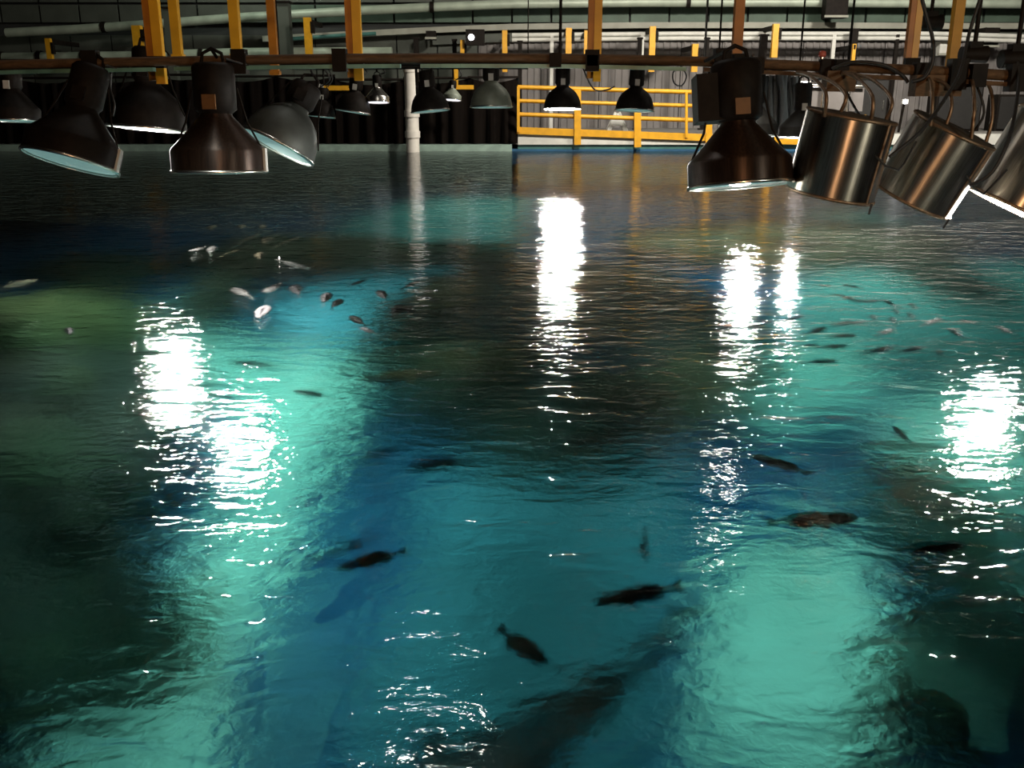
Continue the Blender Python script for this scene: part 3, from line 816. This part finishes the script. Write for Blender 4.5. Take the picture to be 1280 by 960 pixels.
bed('sand_bed', [(1090, 500), (1180, 470), (1320, 450), (1330, 600), (1200, 610), (1110, 580)], M_sand, 'sand under the brightest right reflection', seed=8)
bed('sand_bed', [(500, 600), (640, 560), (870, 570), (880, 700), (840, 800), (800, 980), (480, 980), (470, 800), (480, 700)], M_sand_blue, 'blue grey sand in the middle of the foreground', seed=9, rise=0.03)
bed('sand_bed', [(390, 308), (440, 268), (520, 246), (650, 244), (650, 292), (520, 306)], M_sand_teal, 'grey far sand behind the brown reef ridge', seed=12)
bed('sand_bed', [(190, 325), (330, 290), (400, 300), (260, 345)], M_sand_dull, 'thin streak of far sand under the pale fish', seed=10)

# ------------------------------------------------------------------ reef rocks
def rock(px, py, wpx, hpx, base, height, m, label, seed, rough=0.35, lumps=0, lm=None, yaw=0.0, stretch_y=1.0, of=None):
    """footprint centred where pixel (px,py) meets the given depth"""
    c = U(px, py, base)
    rx = (U(px + wpx / 2, py, base) - U(px - wpx / 2, py, base)).length / 2
    ry = (U(px, py - hpx / 2, base) - U(px, py + hpx / 2, base)).length / 2 * stretch_y
    t = of or thing('reef_rock', (c.x, c.y, -base), label, 'rock', 'reef rocks under water')
    shift = Vector((c.x, c.y, -base)) - MW[t.name].translation
    bm = bmesh.new()
    bmesh.ops.create_icosphere(bm, subdivisions=5, radius=1)
    cy, sy = math.cos(R(yaw)), math.sin(R(yaw))
    off = Vector((seed * 3.7, seed * 1.3, 0))
    top = []
    for v in bm.verts:
        d = v.co.copy()
        n1 = noise.fractal(d * 1.3 + off, 0.9, 2.1, 4)
        n2 = noise.ridged_multi_fractal(d * 2.2 + off, 0.9, 2.2, 4, 1.0, 2.0)
        k = 1 + rough * (n1 * 0.8 + (n2 - 1.0) * 0.35)
        x, y, z = d.x * k * rx, d.y * k * ry, (abs(d.z) ** 0.8 * (1 if d.z > 0 else -1)) * k
        z = z * height if z > 0 else z * 0.3
        v.co = Vector((x * cy - y * sy, x * sy + y * cy, z)) + shift
        if d.z > 0.2: top.append(v.co.copy())
    for f in bm.faces: f.smooth = True
    me = bpy.data.meshes.new('rock_body')
    bm.to_mesh(me)
    bm.free()
    me.materials.append(m)
    o = bpy.data.objects.new('rock_body', me)
    COL.objects.link(o)
    o.parent = t
    rnd = random.Random(seed)
    for k in range(lumps):
        p = rnd.choice(top)
        r = rnd.uniform(0.10, 0.26) * min(1.6, max(0.6, rx / 1.5))
        bm = bmesh.new()
        bmesh.ops.create_icosphere(bm, subdivisions=3, radius=1)
        for v in bm.verts:
            kk = 1 + 0.35 * noise.fractal(v.co * 2.5 + p, 0.8, 2.0, 3)
            v.co = Vector((v.co.x * kk * r * 1.5, v.co.y * kk * r * 1.5, v.co.z * kk * r * 0.7)) + p
        for f in bm.faces: f.smooth = True
        me = bpy.data.meshes.new('coral')
        bm.to_mesh(me)
        bm.free()
        me.materials.append(lm or M_coral_y)
        o = bpy.data.objects.new('coral', me)
        COL.objects.link(o)
        o.parent = t
    return t
r1 = rock(705, 432, 440, 190, 2.95, 1.7, M_rock, 'big dark central reef with a long brown ridge to its left', 1, 0.4, 22, M_coral_y)
rock(585, 440, 190, 80, 2.95, 1.1, M_rock_g, '', 2, 0.4, 10, M_coral_g, of=r1)
rock(860, 450, 170, 120, 2.95, 1.3, M_rock, '', 3, 0.4, 6, M_coral_y, of=r1)
rock(430, 326, 420, 26, 2.95, 1.2, M_rock_b, '', 4, 0.4, 10, M_coral_y, yaw=6, of=r1)
r5 = rock(990, 305, 420, 45, 2.95, 1.1, M_rock_b, 'wide brownish reef ridge in the far right water', 5, 0.35, 8, M_coral_y)
r6 = rock(60, 440, 260, 90, 2.95, 1.5, M_olive, 'large dark reef with olive top filling the left foreground', 6, 0.4, 12, M_coral_y)
rock(60, 600, 340, 260, 2.95, 1.5, M_rock, '', 7, 0.35, 9, M_coral_g, of=r6)  # dark material stands for the unlit front face of the reef
rock(130, 345, 150, 36, 2.95, 1.0, M_rock_g, '', 8, 0.4, 5, M_coral_y, of=r6)
rock(160, 812, 170, 90, 2.95, 0.7, M_rock_g, 'green rock half buried in the bottom left sand', 9, 0.35, 4, M_coral_g)
rock(5, 880, 110, 190, 2.95, 0.9, M_rock_g, 'dark green rock in the bottom left corner', 10, 0.35, 3, M_coral_g)
rock(1170, 640, 160, 130, 2.95, 0.5, M_rock_g, 'low green rock under the right fish', 11, 0.35, 4, M_coral_g)
rock(1230, 860, 240, 130, 2.95, 0.8, M_rock, 'dark rock in the bottom right corner', 12, 0.4, 6, M_coral_g)
rock(265, 385, 60, 60, 2.95, 0.9, M_rock_b, '', 13, 0.35, 2, M_coral_y, of=r6)
rock(1170, 345, 110, 60, 2.95, 0.7, M_rock, '', 14, 0.3, 2, M_coral_y, of=r5)

# ------------------------------------------------------------------ fish
def fish_meshes(kind, bend):
    key = (kind, bend)
    if key in FISH: return FISH[key]
    if kind == 'disc':   H, W, tail = 0.40, 0.12, 0.26
    elif kind == 'round': H, W, tail = 0.20, 0.24, 0.24
    elif kind == 'deep': H, W, tail = 0.25, 0.13, 0.20
    elif kind == 'slim': H, W, tail = 0.13, 0.09, 0.18
    elif kind == 'shark': H, W, tail = 0.075, 0.20, 0.26
    else:                H, W, tail = 0.18, 0.13, 0.20
    L0, L1 = 0.5, -0.5 + tail * 0.7
    def mid(u):             # u 0 head .. 1 tail tip; sideways bend grows to the tail
        return bend * (u ** 1.6) * 0.5 - bend * 0.12
    n, seg = 16, 14
    vs, fs = [], []
    for i in range(n + 1):
        u = i / n
        x = L0 + (L1 - L0) * u
        prof = (math.sin(math.pi * min(1, u * 0.93 + 0.035) ** 0.72)) ** 0.85
        prof = max(prof, 0.09 if u > 0.5 else 0.05)
        if i == 0: prof = 0.03
        uu = (L0 - x)
        for j in range(seg):
            a = 2 * math.pi * j / seg
            vs.append((x, mid(uu) + math.cos(a) * W / 2 * prof, math.sin(a) * H * prof * (1.0 if math.sin(a) > 0 else 0.92)))
    for i in range(n):
        for j in range(seg):
            q = (j + 1) % seg
            fs.append((i * seg + j, (i + 1) * seg + j, (i + 1) * seg + q, i * seg + q))
    fs.append(tuple(range(seg)))
    fs.append(tuple(range(n * seg + seg - 1, n * seg - 1, -1)))
    out = {}
    out['body'] = MB().add(vs, fs, True)
    def fin(pts, th=0.008):            # outline in x,z (thickened sideways), follows the bend
        k = len(pts)
        v = [(x, mid(0.5 - x) + s * th, z) for s in (-1, 1) for x, z in pts]
        f = [tuple(range(k)), tuple(range(2 * k - 1, k - 1, -1))] + [(i, i + k, (i + 1) % k + k, (i + 1) % k) for i in range(k)]
        return MB().add(v, f)
    th = H * (1.1 if kind == 'plain' else 0.85)
    out['tail_fin'] = fin([(L1 + 0.03, 0.02), (L1 - tail * 0.35, th * 0.55), (-0.5, th * 0.95), (-0.5 + tail * 0.25, 0.0), (-0.5, -th * 0.9), (L1 - tail * 0.35, -th * 0.5), (L1 + 0.03, -0.02)])
    if kind == 'shark':
        out['dorsal_fin'] = fin([(0.12, H * 0.8), (0.02, H * 1.6), (-0.04, H * 1.6), (-0.05, H * 0.75)])
    else:
        out['dorsal_fin'] = fin([(0.22, H * 0.80), (0.12, H * 1.22), (-0.10, H * 1.15), (-0.24, H * 0.72), (-0.2, H * 0.4), (0.05, H * 0.85)])
        out['anal_fin'] = fin([(-0.02, -H * 0.8), (-0.12, -H * 1.15), (-0.25, -H * 0.6), (-0.2, -H * 0.4)])
    for s in (-1, 1):
        b = MB()
        yb = mid(0.3)
        L = 0.12 if kind == 'shark' else 0.13
        pts = [(0.20, s * W * 0.38, -0.02), (0.12, s * W * 0.40, -0.04), (0.20 - L * 1.1, s * (W * 0.45 + L), -0.06), (0.20 - L * 0.5, s * (W * 0.45 + L * 0.9), -0.05)]
        v = [(x, y + yb, z + d) for d in (0, 0.012) for x, y, z in pts]
        b.add(v, [(0, 1, 2, 3), (7, 6, 5, 4), (0, 4, 5, 1), (1, 5, 6, 2), (2, 6, 7, 3), (3, 7, 4, 0)])
        out['pectoral_fin' + str(s)] = b
        e = MB().lathe([(0.0001, -0.016), (0.012, -0.01), (0.016, 0), (0.012, 0.01), (0.0001, 0.016)], 8, Matrix.Translation((0.40, mid(0.1) + s * W * 0.27, H * 0.2)))
        out['eye' + str(s)] = e
    FISH[key] = out
    return out
FISH, FMESH = {}, {}
def fish(px, py, lpx, ang, depth, kind, m, label, bend=0.0, group=None, full=True, flat=1.0, name='fish', level=False):
    """ang: direction of the head in the picture, degrees anticlockwise from right"""
    c = U(px, py, depth)
    r = refr(px, py)
    ex = U(px + 1, py, depth) - c
    ey = U(px, py - 1, depth) - c
    ex = ex - r * ex.dot(r)
    ey = ey - r * ey.dot(r)
    ca, sa = math.cos(R(ang)), math.sin(R(ang))
    d = (ex * ca + ey * sa * flat) * lpx
    if level:                                   # swims level: both ends at the same depth
        d = U(px + ca * lpx / 2, py - sa * flat * lpx / 2, depth) - U(px - ca * lpx / 2, py + sa * flat * lpx / 2, depth)
        cap = level * lpx * ex.length
        if d.length > cap: d = d * (cap / d.length)
        c = U(px, py, max(depth, 0.26 * d.length + 0.02))
    L = d.length
    X = d.normalized()
    Z = Vector((0, 0, 1))
    Z = (Z - X * Z.dot(X)).normalized()
    Yv = Z.cross(X)
    M = Matrix((X, Yv, Z)).transposed().to_4x4() @ Matrix.Scale(L, 4)
    M.translation = c
    t = thing(name, M, label, 'fish', group)
    for part, mb in fish_meshes(kind, bend).items():
        nm = part.rstrip('-1').rstrip('1')
        if not full and nm in ('eye', 'anal_fin', 'pectoral_fin'): continue
        key = (kind, bend, part, m.name if nm != 'eye' else 'e')
        if key not in FMESH:
            FMESH[key] = mb.mesh(nm, m if nm != 'eye' else M_eye)
        o = bpy.data.objects.new(nm, FMESH[key])
        COL.objects.link(o)
        if nm == 'body': body = o
        o.parent = body if nm == 'eye' else t
    return t
D_ = M_fish_dark
big = [
    (466, 700, 95, 195, 0.16, 'plain', D_, 'dark fish with a raised tail swimming left over the blue sand', 0.0),
    (430, 684, 90, 200, 0.40, 'slim', D_, 'dark fish shape for the shadow streak just behind the one with raised tail', 0.0),  # fish mesh standing in for a dark shadow streak
    (802, 680, 46, -55, 0.20, 'slim', D_, 'small dark fish curved like a comma over the blue sand', 0.9),
    (800, 744, 118, 188, 0.16, 'plain', D_, 'long dark fish swimming left in the middle foreground', -0.2),
    (862, 762, 60, 185, 0.34, 'slim', D_, 'faint dark fish right behind the long dark one', 0.2),
    (652, 808, 82, -33, 0.15, 'deep', D_, 'stout dark fish angled down right near the bottom centre', 0.15),
    (976, 581, 74, 158, 0.09, 'plain', D_, 'dark fish with thin trailing tail heading up left', -0.3),
    (1014, 650, 118, 4, 0.085, 'plain', D_, 'largest clear dark fish swimming right over the pale sand', 0.1),
    (1162, 685, 92, 8, 0.08, 'plain', D_, 'dark fish heading right below the brightest right reflection', 0.2),
    (1128, 543, 32, 135, 0.16, 'plain', D_, 'short dark fish heading up left beside the brightest right reflection', 0.0),
    (1262, 513, 40, 30, 0.22, 'plain', M_fish_grey, 'brownish fish at the right end of the brightest reflection', 0.0),
    (390, 492, 46, 172, 0.20, 'plain', D_, 'small dark fish right of the second white reflection', 0.1),
    (482, 565, 62, 192, 0.30, 'slim', D_, 'dim dark fish at the border of sand and shadow', 0.0),
    (552, 581, 86, 185, 0.34, 'plain', D_, 'dim dark fish left of centre below the big reef', 0.1),
    (735, 552, 100, 2, 0.40, 'slim', D_, 'faint long dark fish at the foot of the central reef', 0.0),
    (790, 584, 40, 10, 0.40, 'slim', D_, 'faint short dark fish right below the central reef', 0.0),
    (500, 470, 100, 5, 0.34, 'plain', M_fish_green, 'dull olive fish resting along the front of the central reef', 0.1),
    (320, 455, 70, 175, 0.40, 'slim', D_, 'dim dark fish above the second white reflection', 0.2),
    (366, 331, 56, -12, 0.16, 'slim', M_fish_pale, 'long pale fish with a crescent tail over the brown ridge', 0.4),
]
for q in big:
    fish(*q[:8], bend=q[8])
fish(670, 922, 530, 220, 0.8, 'shark', D_, 'huge dark shark shape deep below the stout fish', bend=0.05, name='shark', level=9)
pale = [
    (248, 311, 20, 200, M_fish_pale, 'brightest white fish at the left end of the pale shoal'), (265, 312, 17, 60, M_fish_pale, 'white fish touching the brightest one on its right'),
    (303, 366, 28, 150, M_fish_pale, 'white fish above the left end of the brown ridge'), (343, 359, 26, 215, M_fish_pale, 'white fish with upright fin left of the grey one'),
    (371, 363, 22, 110, M_fish_mid, 'dim grey fish right of the white fish with upright fin'), (327, 391, 24, 60, M_fish_mid, 'grey white fish below the white pair'),
    (407, 373, 20, 70, M_fish_mid, 'grey fish at the left of the blue sand pool'), (420, 380, 18, 50, M_fish_grey, 'dark grey fish touching the grey one by the blue pool'),
    (325, 320, 18, 80, M_fish_tan, 'pale tan fish above the brown ridge'), (333, 301, 20, 60, M_fish_tan, 'pale tan fish in the middle of the far shoal'),
    (360, 302, 30, 25, M_fish_tan, 'slim tan fish at the right of the far shoal'), (312, 298, 26, 30, M_fish_tan, 'dull tan fish near the middle of the far shoal'),
    (288, 316, 22, 20, M_fish_tan, 'dull tan fish low in the far shoal beside the white pair'), (264, 285, 16, 60, M_fish_tan, 'leftmost of three faint tan fish at the top of the shoal'),
    (302, 284, 14, 80, M_fish_tan, 'middle of three faint tan fish at the top of the shoal'), (328, 284, 13, 80, M_fish_tan, 'rightmost of three faint tan fish at the top of the shoal'),
    (86, 415, 14, 100, M_fish_mid, 'lone pale fish over the olive reef on the left'), (446, 354, 24, 25, M_fish_grey, 'grey fish over the left part of the blue pool'),
    (478, 369, 18, 120, M_fish_mid, 'brown grey fish in the middle of the blue pool'), (512, 356, 24, 30, M_fish_grey, 'dark grey fish at the right of the blue pool'),
    (447, 401, 22, 140, M_fish_grey, 'dark fish at the lower edge of the blue pool'), (462, 414, 22, 150, M_fish_mid, 'grey fish where the blue pool meets the reef'),
    (495, 389, 22, 60, M_fish_grey, 'dim grey fish on the left edge of the reef'), (512, 388, 18, 80, M_fish_grey, 'dim grey fish just right of the one on the reef edge'),
    (540, 374, 22, 150, M_fish_grey, 'dim dark fish above the greenish reef shoulder'), (600, 224, 22, 165, M_fish_tan, 'lone pale fish in the far water right of the standpipe reflection'),
]
for px, py, l, a, m, lab in pale:
    slim = a in (25, 20, 30) or l > 28
    fish(px, py, l * (1.15 if slim else 1.05), a, 0.1, 'slim' if slim else 'round', m, lab, full=False, flat=0.8, level=3.2, group='pale shoal on the left')
fish(20, 355, 50, 15, 0.5, 'slim', M_fish_tan, 'long thin pale fish in the dark far left water', full=False)
sch = [(1030, 357, 22, 0), (1050, 369, 24, 170), (1062, 373, 24, 165), (1078, 376, 30, 175), (1085, 376, 30, 5), (1068, 358, 30, 170), (1113, 379, 24, 150), (1121, 390, 18, 120), (1117, 401, 20, 120), (1092, 398, 20, 110), (1141, 395, 22, 150), (1070, 403, 30, 10),
       (1105, 415, 26, 25), (1052, 404, 26, 20), (1018, 414, 34, 25), (1143, 383, 20, 150), (1164, 402, 28, 25), (1196, 416, 26, 140), (1174, 441, 24, 100), (1095, 438, 40, 15), (1138, 437, 26, 25), (1024, 452, 46, 3), (990, 398, 28, 20), (1258, 413, 28, 150), (1210, 402, 28, 160), (1010, 432, 26, 10), (1052, 420, 36, 5), (1040, 433, 40, 5)]
ORD = 'first second third fourth fifth sixth seventh eighth ninth tenth eleventh twelfth'.split()
rows = {'top': [], 'middle': [], 'bottom': []}
for i, (px, py, l, a) in enumerate(sch):
    rows['top' if py < 385 else 'middle' if py < 405 else 'bottom'].append((px, i))
names = {}
for k, row in rows.items():
    for j, (px, i) in enumerate(sorted(row)):
        names[i] = 'small grey fish, %s from the left in the %s row of the right shoal' % (ORD[j], k)
names[19] = 'grey fish with a dark hooked tail low in the right shoal'
names[21] = 'long grey fish gliding over the small pale sand patch'
names[23] = 'grey fish right of the brightest right reflection top'
names[18] = 'small upright fish touching the brightest right reflection'
for i, (px, py, l, a) in enumerate(sch):
    fish(px, py, l, a, 0.2, 'plain', M_fish_grey, names[i], bend=(0.5 if i % 5 == 0 else 0.0), full=False, flat=0.8, level=2.2, group='grey shoal on the right')
